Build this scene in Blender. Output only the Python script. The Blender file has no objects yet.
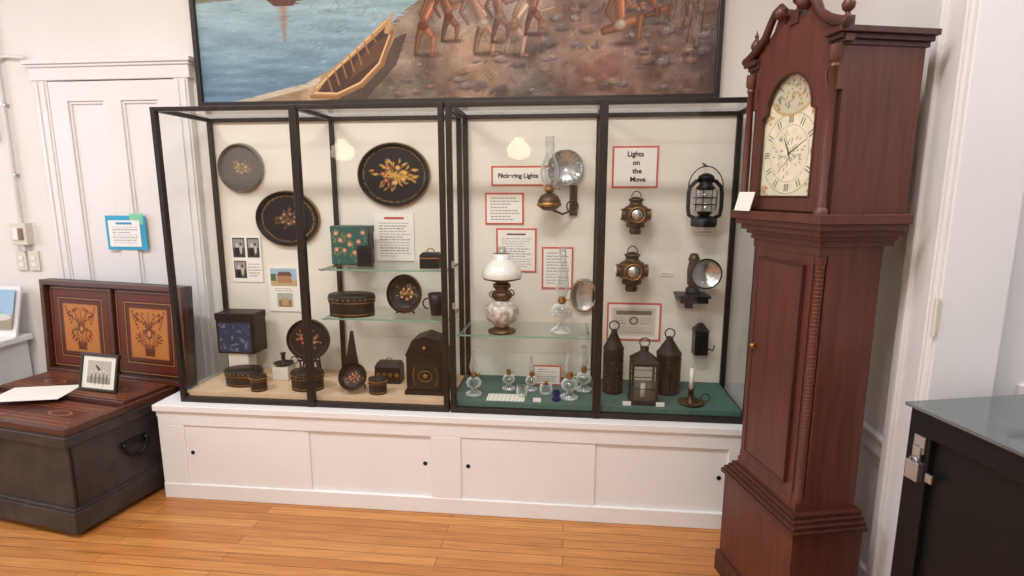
import bpy, bmesh, math, random
import numpy as np
from mathutils import Matrix, Vector
random.seed(4); rng=np.random.default_rng(7); jr=random.Random(99)
PI=math.pi
def lin(c):
    c=c/255.0
    return c/12.92 if c<=0.04045 else ((c+0.055)/1.055)**2.4
def C(r,g,b): return (lin(r),lin(g),lin(b),1)

# ------------------------------------------------------------------ materials
def newmat(name):
    m=bpy.data.materials.new(name); m.use_nodes=True
    nt=m.node_tree; return m,nt,nt.nodes['Principled BSDF']
def mat(name,col,rough=.5,metal=0,var=.12,scale=12,bump=0,stretch=None,col2=None,emit=0,coat=0,detail=6,spec=.5):
    m,nt,b=newmat(name)
    tc=nt.nodes.new('ShaderNodeTexCoord'); mp=nt.nodes.new('ShaderNodeMapping')
    nt.links.new(tc.outputs['Object'],mp.inputs['Vector'])
    if stretch: mp.inputs['Scale'].default_value=stretch
    n=nt.nodes.new('ShaderNodeTexNoise'); n.inputs['Scale'].default_value=scale; n.inputs['Detail'].default_value=detail
    nt.links.new(mp.outputs['Vector'],n.inputs['Vector'])
    r=nt.nodes.new('ShaderNodeValToRGB')
    a=tuple(max(0,x*(1-var)) for x in col[:3])+(1,)
    z=col2 if col2 else tuple(min(1,x*(1+var)) for x in col[:3])+(1,)
    r.color_ramp.elements[0].color=a; r.color_ramp.elements[1].color=z
    r.color_ramp.elements[0].position=.3; r.color_ramp.elements[1].position=.7
    nt.links.new(n.outputs['Fac'],r.inputs['Fac']); nt.links.new(r.outputs['Color'],b.inputs['Base Color'])
    b.inputs['Roughness'].default_value=rough; b.inputs['Metallic'].default_value=metal
    b.inputs['Specular IOR Level'].default_value=spec
    if coat: b.inputs['Coat Weight'].default_value=coat; b.inputs['Coat Roughness'].default_value=.2
    if emit: b.inputs['Emission Color'].default_value=col; b.inputs['Emission Strength'].default_value=emit
    if bump:
        bp=nt.nodes.new('ShaderNodeBump'); bp.inputs['Strength'].default_value=bump; bp.inputs['Distance'].default_value=.004
        nt.links.new(n.outputs['Fac'],bp.inputs['Height']); nt.links.new(bp.outputs['Normal'],b.inputs['Normal'])
    return m
def vcolmat(name,rough=.6,spec=.4):
    m,nt,b=newmat(name)
    a=nt.nodes.new('ShaderNodeAttribute'); a.attribute_name='Col'
    nt.links.new(a.outputs['Color'],b.inputs['Base Color']); b.inputs['Roughness'].default_value=rough
    b.inputs['Specular IOR Level'].default_value=spec
    return m
def glassmat(name,tint,base=.04,grz=.8,edge=None,edgeamt=.0,rough=0.0):
    """thin single-sheet glass: clear, with a surface reflection that grows at grazing angles"""
    m=bpy.data.materials.new(name); m.use_nodes=True; nt=m.node_tree; nt.nodes.clear()
    o=nt.nodes.new('ShaderNodeOutputMaterial'); t=nt.nodes.new('ShaderNodeBsdfTransparent'); g=nt.nodes.new('ShaderNodeBsdfGlossy')
    t.inputs['Color'].default_value=tint; g.inputs['Roughness'].default_value=rough
    lw=nt.nodes.new('ShaderNodeLayerWeight'); lw.inputs['Blend'].default_value=.5
    pw=nt.nodes.new('ShaderNodeMath'); pw.operation='POWER'; pw.inputs[1].default_value=5; nt.links.new(lw.outputs['Facing'],pw.inputs[0])
    ma=nt.nodes.new('ShaderNodeMath'); ma.operation='MULTIPLY_ADD'; ma.inputs[1].default_value=grz; ma.inputs[2].default_value=base; nt.links.new(pw.outputs[0],ma.inputs[0])
    mx=nt.nodes.new('ShaderNodeMixShader')
    nt.links.new(ma.outputs[0],mx.inputs['Fac']); nt.links.new(t.outputs[0],mx.inputs[1]); nt.links.new(g.outputs[0],mx.inputs[2])
    last=mx
    if edge:
        sq=nt.nodes.new('ShaderNodeMath'); sq.operation='POWER'; sq.inputs[1].default_value=1.4; nt.links.new(lw.outputs['Facing'],sq.inputs[0])
        ml=nt.nodes.new('ShaderNodeMath'); ml.operation='MULTIPLY'; ml.inputs[1].default_value=edgeamt
        nt.links.new(sq.outputs[0],ml.inputs[0])
        d=nt.nodes.new('ShaderNodeBsdfDiffuse'); d.inputs['Color'].default_value=edge
        m2=nt.nodes.new('ShaderNodeMixShader'); nt.links.new(ml.outputs[0],m2.inputs['Fac'])
        nt.links.new(mx.outputs[0],m2.inputs[1]); nt.links.new(d.outputs[0],m2.inputs[2]); last=m2
    nt.links.new(last.outputs[0],o.inputs['Surface'])
    return m
def floormat():
    m,nt,b=newmat('oak_floor')
    tc=nt.nodes.new('ShaderNodeTexCoord')
    br=nt.nodes.new('ShaderNodeTexBrick'); br.offset=.37; br.offset_frequency=2
    br.inputs['Scale'].default_value=1; br.inputs['Brick Width'].default_value=1.5; br.inputs['Row Height'].default_value=.062
    br.inputs['Mortar Size'].default_value=.0016; br.inputs['Mortar Smooth'].default_value=.2; br.inputs['Bias'].default_value=0
    br.inputs['Color1'].default_value=C(200,140,80); br.inputs['Color2'].default_value=C(176,114,60); br.inputs['Mortar'].default_value=C(110,66,34)
    nt.links.new(tc.outputs['Object'],br.inputs['Vector'])
    mp=nt.nodes.new('ShaderNodeMapping'); mp.inputs['Scale'].default_value=(1.5,28,1)
    n=nt.nodes.new('ShaderNodeTexNoise'); n.inputs['Scale'].default_value=3; n.inputs['Detail'].default_value=8
    nt.links.new(tc.outputs['Object'],mp.inputs['Vector']); nt.links.new(mp.outputs['Vector'],n.inputs['Vector'])
    r=nt.nodes.new('ShaderNodeValToRGB'); r.color_ramp.elements[0].color=(.70,.66,.60,1); r.color_ramp.elements[1].color=(1.06,1.06,1.06,1)
    r.color_ramp.elements[0].position=.3; r.color_ramp.elements[1].position=.7
    nt.links.new(n.outputs['Fac'],r.inputs['Fac'])
    mx=nt.nodes.new('ShaderNodeMix'); mx.data_type='RGBA'; mx.blend_type='MULTIPLY'; mx.inputs[0].default_value=1
    nt.links.new(br.outputs['Color'],mx.inputs[6]); nt.links.new(r.outputs['Color'],mx.inputs[7])
    nt.links.new(mx.outputs[2],b.inputs['Base Color']); b.inputs['Roughness'].default_value=.32
    bp=nt.nodes.new('ShaderNodeBump'); bp.inputs['Strength'].default_value=.25; bp.inputs['Distance'].default_value=.002; bp.invert=True
    nt.links.new(br.outputs['Fac'],bp.inputs['Height']); nt.links.new(bp.outputs['Normal'],b.inputs['Normal'])
    return m

WALL=mat('wall_plaster',C(222,219,217),.85,var=.02,scale=3,spec=.2)
CEIL=mat('ceiling_paint',C(232,231,230),.9,var=.01)
TRIM=mat('trim_white_paint',C(220,219,220),.45,var=.02,scale=4)
CABW=mat('cabinet_white_paint',C(226,226,227),.42,var=.02,scale=5)
FLOOR=floormat()
FRAME=mat('case_dark_metal',C(42,35,31),.4,.35,var=.2,scale=20)
LINER=mat('case_liner_cream',C(230,226,215),.85,var=.03,scale=4,spec=.2)
TANF=mat('case_floor_tan',C(206,178,148),.7,var=.1,scale=9)
GREEN=mat('case_floor_green_felt',C(72,104,94),.95,var=.15,scale=60)
GLASS=glassmat('case_glass',(.97,.98,.97,1),.035,.7)
SHELFG=glassmat('shelf_glass',(.88,.95,.92,1),.05,.6)
SHELFE=mat('shelf_glass_edge',C(120,160,146),.2,var=.05)
LGLASS=glassmat('lamp_glass',(.90,.92,.92,1),.08,.6,edge=(.82,.85,.85,1),edgeamt=1.3)
BLUEG=glassmat('cobalt_glass',(.03,.08,.6,1),.05,.6,edge=(.02,.05,.4,1),edgeamt=.8)
MAHOG=mat('mahogany',C(80,39,29),.46,var=.16,scale=4,stretch=(12,12,1),col2=C(95,49,37),coat=.05)
MAHOGD=mat('mahogany_dark',C(62,30,23),.46,var=.16,scale=4,stretch=(12,12,1),col2=C(76,38,29),coat=.05)
BRASS=mat('brass_aged',C(158,118,66),.35,.85,var=.3,scale=30)
BRONZE=mat('brass_dark',C(92,72,50),.42,.7,var=.45,scale=24)
BLACKM=mat('black_iron',C(24,24,25),.45,.4,var=.3,scale=40)
JAPAN=mat('black_japanned_tin',C(17,14,15),.4,.0,var=.3,scale=20,spec=.3)
RUST=mat('pierced_tin',C(48,43,41),.6,.5,var=.5,scale=25,bump=.3)
TOLE=mat('tole_brown_tin',C(28,22,20),.42,.0,var=.35,scale=16,spec=.35)
SILV=mat('silver_reflector',C(190,192,192),.25,.85,var=.15,scale=20)
STEEL=mat('steel_latch',C(180,180,182),.3,.9,var=.1)
MILK=mat('milk_glass',C(236,236,232),.25,var=.02,coat=.5)
MILKP=mat('milk_glass_painted',C(150,138,120),.3,var=.3,scale=38,col2=C(236,234,228),coat=.5)
WAX=mat('card_white',C(228,226,220),.6,var=.03)
REDP=mat('red_card_border',C(206,92,78),.8,var=.05)
TEXTM=mat('ink_dark',C(40,36,40),.8,var=.05)
CHEST=mat('chest_worn_paint',C(44,39,38),.5,var=.3,scale=9,bump=.15,col2=C(62,54,50))
CHESTW=mat('chest_wood',C(74,38,27),.42,var=.3,scale=5,stretch=(1,12,12),coat=.15)
BLK=mat('black_laminate',C(14,14,15),.45,var=.2,scale=10,spec=.3)
CREAMP=mat('outlet_plate',C(206,200,188),.5,var=.03)
SWB=mat('switch_brown',C(120,92,74),.5)
DARKW=mat('picture_frame_wood',C(36,28,25),.35,var=.2)
VC=vcolmat('painted_card',.75,.2); VCP=vcolmat('oil_painting',.5,.25); VCT=vcolmat('painted_tin',.4,.35); VCW=vcolmat('marquetry',.38,.35)
RISER=mat('display_riser',C(214,208,198),.7,var=.03)
TOPG=mat('counter_glass_top',C(84,92,92),.06,var=.05,spec=.8)
GLOBE=mat('opal_globe',C(255,236,205),.4,var=0,emit=11)
PANEL=mat('added_panel_glow',C(255,252,246),.5,var=0,emit=1.2)  # glowing face of the added ceiling panels
DAYFILL=mat('added_daylight',C(214,230,255),.5,var=0,emit=1.5)  # glowing pane of the added left window

# ------------------------------------------------------------------ mesh builder
class M:
    def __init__(s): s.v=[];s.f=[];s.mi=[];s.sm=[];s.mats=[];s.T=Matrix.Identity(4)
    def _m(s,m):
        if m not in s.mats: s.mats.append(m)
        return s.mats.index(m)
    def add(s,vs,fs,m,smooth=False):
        o=len(s.v); k=s._m(m)
        for p in vs: s.v.append(tuple(s.T@Vector(p)))
        for f in fs: s.f.append(tuple(o+i for i in f)); s.mi.append(k); s.sm.append(smooth)
    def box(s,x0,x1,y0,y1,z0,z1,m):
        j=[jr.uniform(0,.0007) for _ in range(6)]
        x0-=j[0];x1+=j[1];y0-=j[2];y1+=j[3];z1+=j[5]
        if z0>.001: z0-=j[4]
        s.add([(x0,y0,z0),(x1,y0,z0),(x1,y1,z0),(x0,y1,z0),(x0,y0,z1),(x1,y0,z1),(x1,y1,z1),(x0,y1,z1)],
              [(0,3,2,1),(4,5,6,7),(0,1,5,4),(1,2,6,5),(2,3,7,6),(3,0,4,7)],m)
    def frust(s,a,b,z0,z1,m,cx=0,cy=0):
        s.add([(cx-a[0],cy-a[1],z0),(cx+a[0],cy-a[1],z0),(cx+a[0],cy+a[1],z0),(cx-a[0],cy+a[1],z0),
               (cx-b[0],cy-b[1],z1),(cx+b[0],cy-b[1],z1),(cx+b[0],cy+b[1],z1),(cx-b[0],cy+b[1],z1)],
              [(0,3,2,1),(4,5,6,7),(0,1,5,4),(1,2,6,5),(2,3,7,6),(3,0,4,7)],m)
    def quad(s,a,b,c,d,m): s.add([a,b,c,d],[(0,1,2,3)],m)
    def lathe(s,prof,m,c=(0,0,0),seg=28,sx=1,sy=1,axis='z',smooth=True,cap=True):
        vs=[];fs=[]
        n=len(prof)
        for r,z in prof:
            for i in range(seg):
                a=2*PI*i/seg; x=r*math.cos(a)*sx; y=r*math.sin(a)*sy
                if axis=='z': p=(c[0]+x,c[1]+y,c[2]+z)
                elif axis=='y': p=(c[0]+x,c[1]+z,c[2]+y)
                else: p=(c[0]+z,c[1]+x,c[2]+y)
                vs.append(p)
        for j in range(n-1):
            for i in range(seg):
                k=(i+1)%seg; fs.append((j*seg+i,j*seg+k,(j+1)*seg+k,(j+1)*seg+i))
        s.add(vs,fs,m,smooth)
        if cap:
            if prof[0][0]>1e-4: s.add(vs[:seg],[tuple(range(seg))],m)
            if prof[-1][0]>1e-4: s.add(vs[-seg:],[tuple(range(seg))],m)
    def tube(s,pts,r,m,seg=8,closed=False):
        pts=[Vector(p) for p in pts]; n=len(pts); vs=[];fs=[]
        rs=r if isinstance(r,(list,tuple)) else [r]*n
        prev=None
        for i,p in enumerate(pts):
            if closed: t=(pts[(i+1)%n]-pts[i-1])
            else: t=pts[min(i+1,n-1)]-pts[max(i-1,0)]
            t.normalize()
            if prev is None:
                up=Vector((0,0,1)) if abs(t.z)<.9 else Vector((1,0,0)); a=t.cross(up).normalized()
            else: a=(prev-t*prev.dot(t)).normalized()
            prev=a; b=t.cross(a)
            for k in range(seg):
                an=2*PI*k/seg; vs.append(tuple(p+(a*math.cos(an)+b*math.sin(an))*rs[i]))
        for i in range(n if closed else n-1):
            j=(i+1)%n
            for k in range(seg): l=(k+1)%seg; fs.append((i*seg+k,i*seg+l,j*seg+l,j*seg+k))
        if not closed: fs.append(tuple(range(seg))); fs.append(tuple((n-1)*seg+k for k in range(seg)))
        s.add(vs,fs,m,True)
    def ring(s,c,R,r,m,plane='xz',seg=28,sx=1,sz=1,a0=0,a1=2*PI):
        full=abs(a1-a0-2*PI)<1e-6; pts=[]
        n=seg if full else seg+1
        for i in range(n):
            a=a0+(a1-a0)*i/seg; x=R*math.cos(a)*sx;y=R*math.sin(a)*sz
            pts.append((c[0]+x,c[1],c[2]+y) if plane=='xz' else ((c[0]+x,c[1]+y,c[2]) if plane=='xy' else (c[0],c[1]+x,c[2]+y)))
        s.tube(pts,r,m,closed=full)
    def prism(s,poly,y0,y1,m):
        n=len(poly); vs=[(p[0],y0,p[1]) for p in poly]+[(p[0],y1,p[1]) for p in poly]
        fs=[tuple(range(n)),tuple(range(2*n-1,n-1,-1))]+[(i,i+n,(i+1)%n+n,(i+1)%n) for i in range(n)]
        s.add(vs,fs,m)
    def sph(s,c,r,m,sx=1,sy=1,sz=1,seg=20,rings=10):
        prof=[(r*math.sin(PI*i/rings),-r*math.cos(PI*i/rings)*sz) for i in range(rings+1)]
        s.lathe(prof,m,c,seg,sx,sy,cap=False)
    def build(s,name,loc=(0,0,0),rz=0,parent=None,bevel=0,rot=None):
        me=bpy.data.meshes.new(name); me.from_pydata(s.v,[],s.f); me.update()
        for m in s.mats: me.materials.append(m)
        me.polygons.foreach_set('material_index',s.mi); me.polygons.foreach_set('use_smooth',s.sm)
        bm=bmesh.new(); bm.from_mesh(me); bmesh.ops.recalc_face_normals(bm,faces=bm.faces); bm.to_mesh(me); bm.free()
        o=bpy.data.objects.new(name,me); bpy.context.collection.objects.link(o)
        o.location=loc; o.rotation_euler=rot if rot else (0,0,rz)
        if parent: o.parent=parent
        if bevel:
            b=o.modifiers.new('bevel','BEVEL'); b.width=bevel; b.segments=2; b.limit_method='ANGLE'; b.angle_limit=math.radians(50)
        return o

# ------------------------------------------------------------------ painting canvas -> vertex colours
def vnoise(ny,nx,cy,cx):
    g=rng.random((cy+2,cx+2)); y=np.linspace(0,cy,ny); x=np.linspace(0,cx,nx)
    yi=y.astype(int); xi=x.astype(int); fy=(y-yi)[:,None]; fx=(x-xi)[None,:]
    fy=fy*fy*(3-2*fy); fx=fx*fx*(3-2*fx)
    a=g[yi][:,xi];b=g[yi][:,xi+1];c=g[yi+1][:,xi];d=g[yi+1][:,xi+1]
    return a*(1-fy)*(1-fx)+b*(1-fy)*fx+c*fy*(1-fx)+d*fy*fx
class Cv:
    def __init__(s,w,h,nx,ny,bg):
        s.w,s.h,s.nx,s.ny=w,h,nx,ny
        s.X,s.Y=np.meshgrid(np.linspace(0,w,nx),np.linspace(0,h,ny)); s.a=np.zeros((ny,nx,3)); s.a[:]=bg
    def win(s,x0,y0,x1,y1):
        i0=max(0,int(x0/s.w*(s.nx-1))-1);i1=min(s.nx,int(x1/s.w*(s.nx-1))+3);j0=max(0,int(y0/s.h*(s.ny-1))-1);j1=min(s.ny,int(y1/s.h*(s.ny-1))+3)
        return (slice(j0,max(j0,j1)),slice(i0,max(i0,i1)))
    def put(s,m,col,w=slice(None)):
        m=np.clip(m,0,1)[...,None]; s.a[w]=s.a[w]*(1-m)+np.array(col,float)*m
    def ell(s,cx,cy,rx,ry,col,rot=0,soft=.15,al=1):
        R=max(rx,ry); w=s.win(cx-R,cy-R,cx+R,cy+R); X=s.X[w];Y=s.Y[w]
        if X.size==0: return
        dx=X-cx;dy=Y-cy;c,n=math.cos(rot),math.sin(rot)
        d=np.sqrt(((dx*c+dy*n)/rx)**2+((-dx*n+dy*c)/ry)**2)
        s.put(np.clip((1-d)/soft,0,1)*al,col,w)
    def ringc(s,cx,cy,rx,ry,t,col,al=1):
        d=np.sqrt(((s.X-cx)/rx)**2+((s.Y-cy)/ry)**2); s.put((np.abs(d-1)<t)*al,col)
    def cap(s,x0,y0,x1,y1,r0,r1,col,soft=.25,al=1):
        R=max(r0,r1); w=s.win(min(x0,x1)-R,min(y0,y1)-R,max(x0,x1)+R,max(y0,y1)+R); X=s.X[w];Y=s.Y[w]
        if X.size==0: return
        vx,vy=x1-x0,y1-y0; L=vx*vx+vy*vy+1e-9
        t=np.clip(((X-x0)*vx+(Y-y0)*vy)/L,0,1); d=np.hypot(X-x0-t*vx,Y-y0-t*vy); r=r0+(r1-r0)*t
        s.put(np.clip((r-d)/(r*soft+1e-9),0,1)*al,col,w)
    def poly(s,pts,col,al=1):
        ins=np.zeros(s.X.shape,bool); n=len(pts)
        for i in range(n):
            x0,y0=pts[i];x1,y1=pts[(i+1)%n]
            if y0==y1: continue
            c=((y0>s.Y)!=(y1>s.Y))&(s.X<(x1-x0)*(s.Y-y0)/(y1-y0)+x0); ins^=c
        s.put(ins*al,col); return ins
    def rect(s,x0,y0,x1,y1,col,al=1): s.put(((s.X>=x0)&(s.X<=x1)&(s.Y>=y0)&(s.Y<=y1))*al,col)
    def text(s,x0,y0,x1,y1,n,col=(120,116,118)):
        st=(y1-y0)/n
        for i in range(n):
            x=x0+random.random()*.02*(x1-x0); yy=y1-(i+.7)*st; end=x1-(random.random()**3)*.5*(x1-x0)
            while x<end:
                wl=(x1-x0)*(.05+.09*random.random()); s.rect(x,yy,min(x+wl,end),yy+st*.34,col,.7); x+=wl+(x1-x0)*.025
    def lincol(s):
        a=np.clip(s.a,0,255)/255; return np.where(a<=.04045,a/12.92,((a+.055)/1.055)**2.4)
def setcol(me,cols):
    ca=me.color_attributes.new('Col','FLOAT_COLOR','POINT')
    arr=np.ones((len(cols),4),np.float32); arr[:,:3]=cols; ca.data.foreach_set('color',arr.ravel())
def panel(name,cv,w,h,loc,m,parent=None,rot=(0,0,0)):
    nx,ny=cv.nx,cv.ny
    X,Z=np.meshgrid(np.linspace(-w/2,w/2,nx),np.linspace(0,h,ny))
    co=np.stack([X,np.zeros_like(X),Z],-1).reshape(-1,3)
    i=np.arange((ny-1)*(nx-1)); r=i//(nx-1); c=i%(nx-1); a=r*nx+c
    f=np.stack([a,a+1,a+nx+1,a+nx],-1)
    me=bpy.data.meshes.new(name); me.from_pydata(co.tolist(),[],f.tolist()); me.update(); me.materials.append(m)
    setcol(me,cv.lincol().reshape(-1,3))
    o=bpy.data.objects.new(name,me); bpy.context.collection.objects.link(o); o.location=loc; o.rotation_euler=rot
    if parent: o.parent=parent
    return o
def disc(name,cv,rx,rz,prof,loc,m,parent=None,rot=(0,0,0),seg=120):
    rs=[]
    for k in range(len(prof)-1):
        nn=34 if k==len(prof)-2 else 8
        for t in np.linspace(0,1,nn,endpoint=False): rs.append((prof[k][0]+(prof[k+1][0]-prof[k][0])*t,prof[k][1]+(prof[k+1][1]-prof[k][1])*t))
    rs.append(prof[-1]); L=cv.lincol(); vs=[];cs=[];fs=[]
    for q,(r,y) in enumerate(rs):
        for i in range(seg):
            a=2*PI*i/seg; x=math.cos(a)*r;z=math.sin(a)*r; vs.append((x*rx,y,z*rz))
            u=int(np.clip((x*.5+.5)*(cv.nx-1),0,cv.nx-1)); v=int(np.clip((z*.5+.5)*(cv.ny-1),0,cv.ny-1)); cs.append(L[v,u])
            if q: 
                k=(i+1)%seg; fs.append(((q-1)*seg+i,(q-1)*seg+k,q*seg+k,q*seg+i))
    if min(p[1] for p in prof)>-.021 or max(p[1] for p in prof)<=0:
        if max(p[1] for p in prof)<=0: fs.append(tuple(range(seg)))
    me=bpy.data.meshes.new(name); me.from_pydata(vs,[],fs); me.update(); me.materials.append(m); setcol(me,np.array(cs))
    me.polygons.foreach_set('use_smooth',[True]*len(me.polygons))
    o=bpy.data.objects.new(name,me); bpy.context.collection.objects.link(o); o.location=loc; o.rotation_euler=rot
    if parent: o.parent=parent
    return o
def empty(name,loc=(0,0,0),rz=0):
    e=bpy.data.objects.new(name,None); bpy.context.collection.objects.link(e); e.location=loc; e.rotation_euler=(0,0,rz); e.empty_display_size=.05; return e
def text(name,body,size,loc,parent,m=None,sp=1.0):
    cu=bpy.data.curves.new(name,'FONT'); cu.body=body; cu.size=size; cu.align_x='CENTER'; cu.align_y='CENTER'; cu.space_line=sp; cu.offset=.0009
    cu.materials.append(m or TEXTM)
    o=bpy.data.objects.new(name,cu); bpy.context.collection.objects.link(o); o.location=loc; o.rotation_euler=(PI/2,0,0); o.parent=parent; return o

# ================================================================== ROOM
H=3.6
def slab(name,x0,x1,y0,y1,z0,z1,m): 
    b=M(); b.add([(x0,y0,z0),(x1,y0,z0),(x1,y1,z0),(x0,y1,z0),(x0,y0,z1),(x1,y0,z1),(x1,y1,z1),(x0,y1,z1)],
              [(0,3,2,1),(4,5,6,7),(0,1,5,4),(1,2,6,5),(2,3,7,6),(3,0,4,7)],m); return b.build(name)
slab('floor',-5.4,3.2,-5.2,3.2,-.1,0,FLOOR)
slab('ceiling',-5.4,3.2,-5.2,3.2,H,H+.1,CEIL)
slab('wall_back',-5.4,1.15,3.05,3.2,0,H,WALL)
slab('wall_left',-5.4,-5.25,-5.2,3.05,0,H,WALL)
slab('wall_front',-5.25,3.2,-5.2,-5.05,0,H,WALL)
b=M(); b.box(1.15,1.3,1.8,3.2,0,H,WALL); b.box(1.15,1.3,.55,1.8,2.9,H,WALL); b.box(1.15,1.3,-5.05,.55,0,H,WALL); b.build('wall_right')
slab('wall_side_room_back',1.3,3.2,2.5,2.65,0,H,WALL)
slab('wall_side_room_right',3.05,3.2,-5.05,2.5,0,H,WALL)
# unseen sash window, added on the left wall to go with the fill light
b=M(); X0=-5.25
b.box(X0,X0+.01,.7,1.9,.9,2.9,DAYFILL)
for a in ((.62,.72,.85,2.98),(1.88,1.98,.85,2.98),(.62,1.98,2.88,2.98),(.58,2.02,.82,.9),(.7,1.9,1.87,1.92),(1.28,1.32,.9,2.9)): b.box(X0,X0+.05,a[0],a[1],a[2],a[3],TRIM)
b.build('added_window_1',bevel=.004)
b=M()
b.box(1.125,1.15,1.79,1.93,0,2.98,TRIM); b.box(1.11,1.15,1.90,1.94,0,2.98,TRIM); b.box(1.12,1.15,.40,.55,0,2.98,TRIM)
b.box(1.12,1.15,.40,1.94,2.9,3.02,TRIM); b.box(1.13,1.32,1.77,1.80,0,2.9,TRIM); b.box(1.13,1.32,.55,.58,0,2.9,TRIM)
b.box(1.118,1.126,1.80,1.815,0,2.98,TRIM)
for z in (1.17,2.2): b.box(1.126,1.134,1.765,1.775,z,z+.11,CREAMP); b.lathe([(.006,0),(.006,.12)],CREAMP,(1.122,1.768,z-.005),10)
b.build('trim_doorway',bevel=.005)
b=M(); b.box(1.128,1.15,1.94,2.6,.66,.72,TRIM); b.box(1.12,1.15,1.94,2.6,.72,.735,TRIM); b.build('trim_chair_rail',bevel=.004)
b=M(); b.box(1.13,1.15,1.94,3.05,0,.2,TRIM); b.build('baseboard_right',bevel=.004)
b=M(); b.box(-5.25,-3.07,3.03,3.05,0,.2,TRIM); b.build('baseboard_back',bevel=.004)
b=M(); b.T=Matrix.Translation((1.33,1.83,0))
b.box(0,.85,0,.04,.01,2.85,TRIM)
for z0,z1 in ((.2,1.0),(1.2,2.7)):
    for x0,x1 in ((.1,.39),(.46,.75)):
        for (a,c,d,e) in ((x0,x1,z0,z0+.02),(x0,x1,z1-.02,z1),(x0,x0+.02,z0,z1),(x1-.02,x1,z0,z1)): b.box(a,c,-.012,0,d,e,TRIM)
b.build('open_panel_door',bevel=.003)
# back wall door
b=M(); b.T=Matrix.Translation((0,3.049,0))
x0,x1,zt=-2.975,-2.2,2.225
b.box(x0,x1,-.018,0,.01,zt,TRIM)
for a,c,d,e in ((x0,x0+.11,0.01,zt),(x1-.11,x1,0.01,zt),(x0+.1,x1-.1,zt-.11,zt-.001),(x0+.1,x1-.1,.011,.2),(x0+.1,x1-.1,.88,1.04),(-2.64,-2.535,.2,zt-.1)): b.box(a,c,-.034,-.016,d,e,TRIM)
for a,c in ((x0+.11,-2.64),(-2.535,x1-.11)):
    for d,e in ((.2,.88),(1.04,zt-.11)):
        b.box(a,c,-.026,-.016,d,d+.015,TRIM); b.box(a,c,-.026,-.016,e-.015,e,TRIM); b.box(a,a+.015,-.026,-.016,d,e,TRIM); b.box(c-.015,c,-.026,-.016,d,e,TRIM)
b.build('door_1',bevel=.004)
b=M(); b.T=Matrix.Translation((0,3.05,0))
for x in (x0-.085,x1):
    b.box(x,x+.085,-.04,0,0,zt+.005,TRIM); b.box(x+.015,x+.03,-.046,-.038,0,zt,TRIM); b.box(x+.06,x+.072,-.046,-.038,0,zt,TRIM)
b.box(x0-.10,x1+.10,-.045,0,zt+.005,zt+.09,TRIM); b.box(x0-.12,x1+.12,-.065,0,zt+.09,zt+.115,TRIM); b.box(x0-.11,x1+.11,-.055,0,zt+.075,zt+.09,TRIM)
b.build('trim_door_casing',bevel=.004)
# conduit + switches
b=M(); b.T=Matrix.Translation((0,3.05,0))
b.tube([(-3.29,-.02,H),(-3.29,-.02,1.42)],.011,TRIM); b.tube([(-3.29,-.02,2.34),(-3.26,-.02,2.37),(-3.2,-.02,2.37),(-3.11,-.02,2.36)],.009,TRIM)
b.tube([(-3.35,-.02,H),(-3.35,-.02,1.9)],.008,TRIM)
b.tube([(-3.29,-.02,1.3),(-3.29,-.02,1.25)],.011,TRIM)
for z in (1.7,2.1,2.5,2.9): b.box(-3.31,-3.27,-.026,0,z,z+.012,STEEL)
b.box(-3.345,-3.24,-.045,0,1.29,1.42,CREAMP); b.box(-3.325,-3.29,-.052,-.045,1.32,1.39,TRIM); b.box(-3.285,-3.26,-.052,-.045,1.32,1.39,SWB)
b.build('light_switch_conduit',bevel=.003)
b=M(); b.T=Matrix.Translation((0,3.05,0))
b.box(-3.365,-3.30,-.012,0,1.13,1.25,CREAMP); b.box(-3.285,-3.215,-.012,0,1.13,1.25,CREAMP)
for x in (-3.333,-3.25):
    for z in (1.165,1.205): b.box(x-.014,x+.014,-.016,-.01,z-.012,z+.012,TRIM)
b.build('wall_outlet',bevel=.002)
e=empty('door_notice',(-2.59,3.009,1.268))
b=M(); b.box(-.125,.125,0,.004,0,.2,mat('blue_card',C(46,158,200),.7)); b.box(.03,.115,-.0015,0,.15,.212,mat('green_card',C(122,196,160),.7)); b.build('card',parent=e)
cv=Cv(1,1,60,48,(232,232,232)); cv.rect(.25,.85,.75,.92,(70,150,190)); cv.text(.1,.1,.92,.8,7,(120,130,140)); panel('sheet',cv,.2,.155,(-.008,-.003,.018),VC,e)

def area(name,loc,sx,sy,p,rot=(0,0,0),col=(1,.975,.94)):
    l=bpy.data.lights.new(name,'AREA'); l.shape='RECTANGLE'; l.size=sx; l.size_y=sy; l.energy=p; l.color=col
    o=bpy.data.objects.new(name,l); bpy.context.collection.objects.link(o); o.location=loc; o.rotation_euler=rot
    return o
for i,(x,y,p) in enumerate(((-2.6,.9,62),(-.3,.9,58),(-2.6,-2.2,44),(-.3,-2.2,44))):  # unseen ceiling panels with area lights, added to light the room
    b=M(); b.box(x-.65,x+.65,y-.2,y+.2,H-.07,H,TRIM); b.box(x-.6,x+.6,y-.17,y+.17,H-.078,H-.07,PANEL); b.build('added_ceiling_panel',bevel=.004)
    area('added_ceiling_fill',(x,y,H-.085),1.2,.34,p)
area('added_daylight',(-5.22,1.3,1.9),1.15,1.9,38,(0,-PI/2,0),(.88,.94,1))  # added fill light from the left, brightens the door side
for x in (-3.45,-.75):
    b=M(); z=2.2-H
    b.lathe([(.0,0),(.06,0),(.06,-.03),(.015,-.05),(.01,-.06)],BRASS); b.tube([(0,0,-.05),(0,0,z+.3)],.009,BRASS)
    b.lathe([(.02,z+.32),(.07,z+.26),(.075,z+.2)],BRASS)
    b.lathe([(.07,z+.2),(.075,z+.16),(.15,z+.1),(.18,z+.02),(.17,z-.05),(.1,z-.1),(.0,z-.12)],GLOBE,cap=False)
    b.build('pendant_light',(x,-3.2,H))
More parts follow.
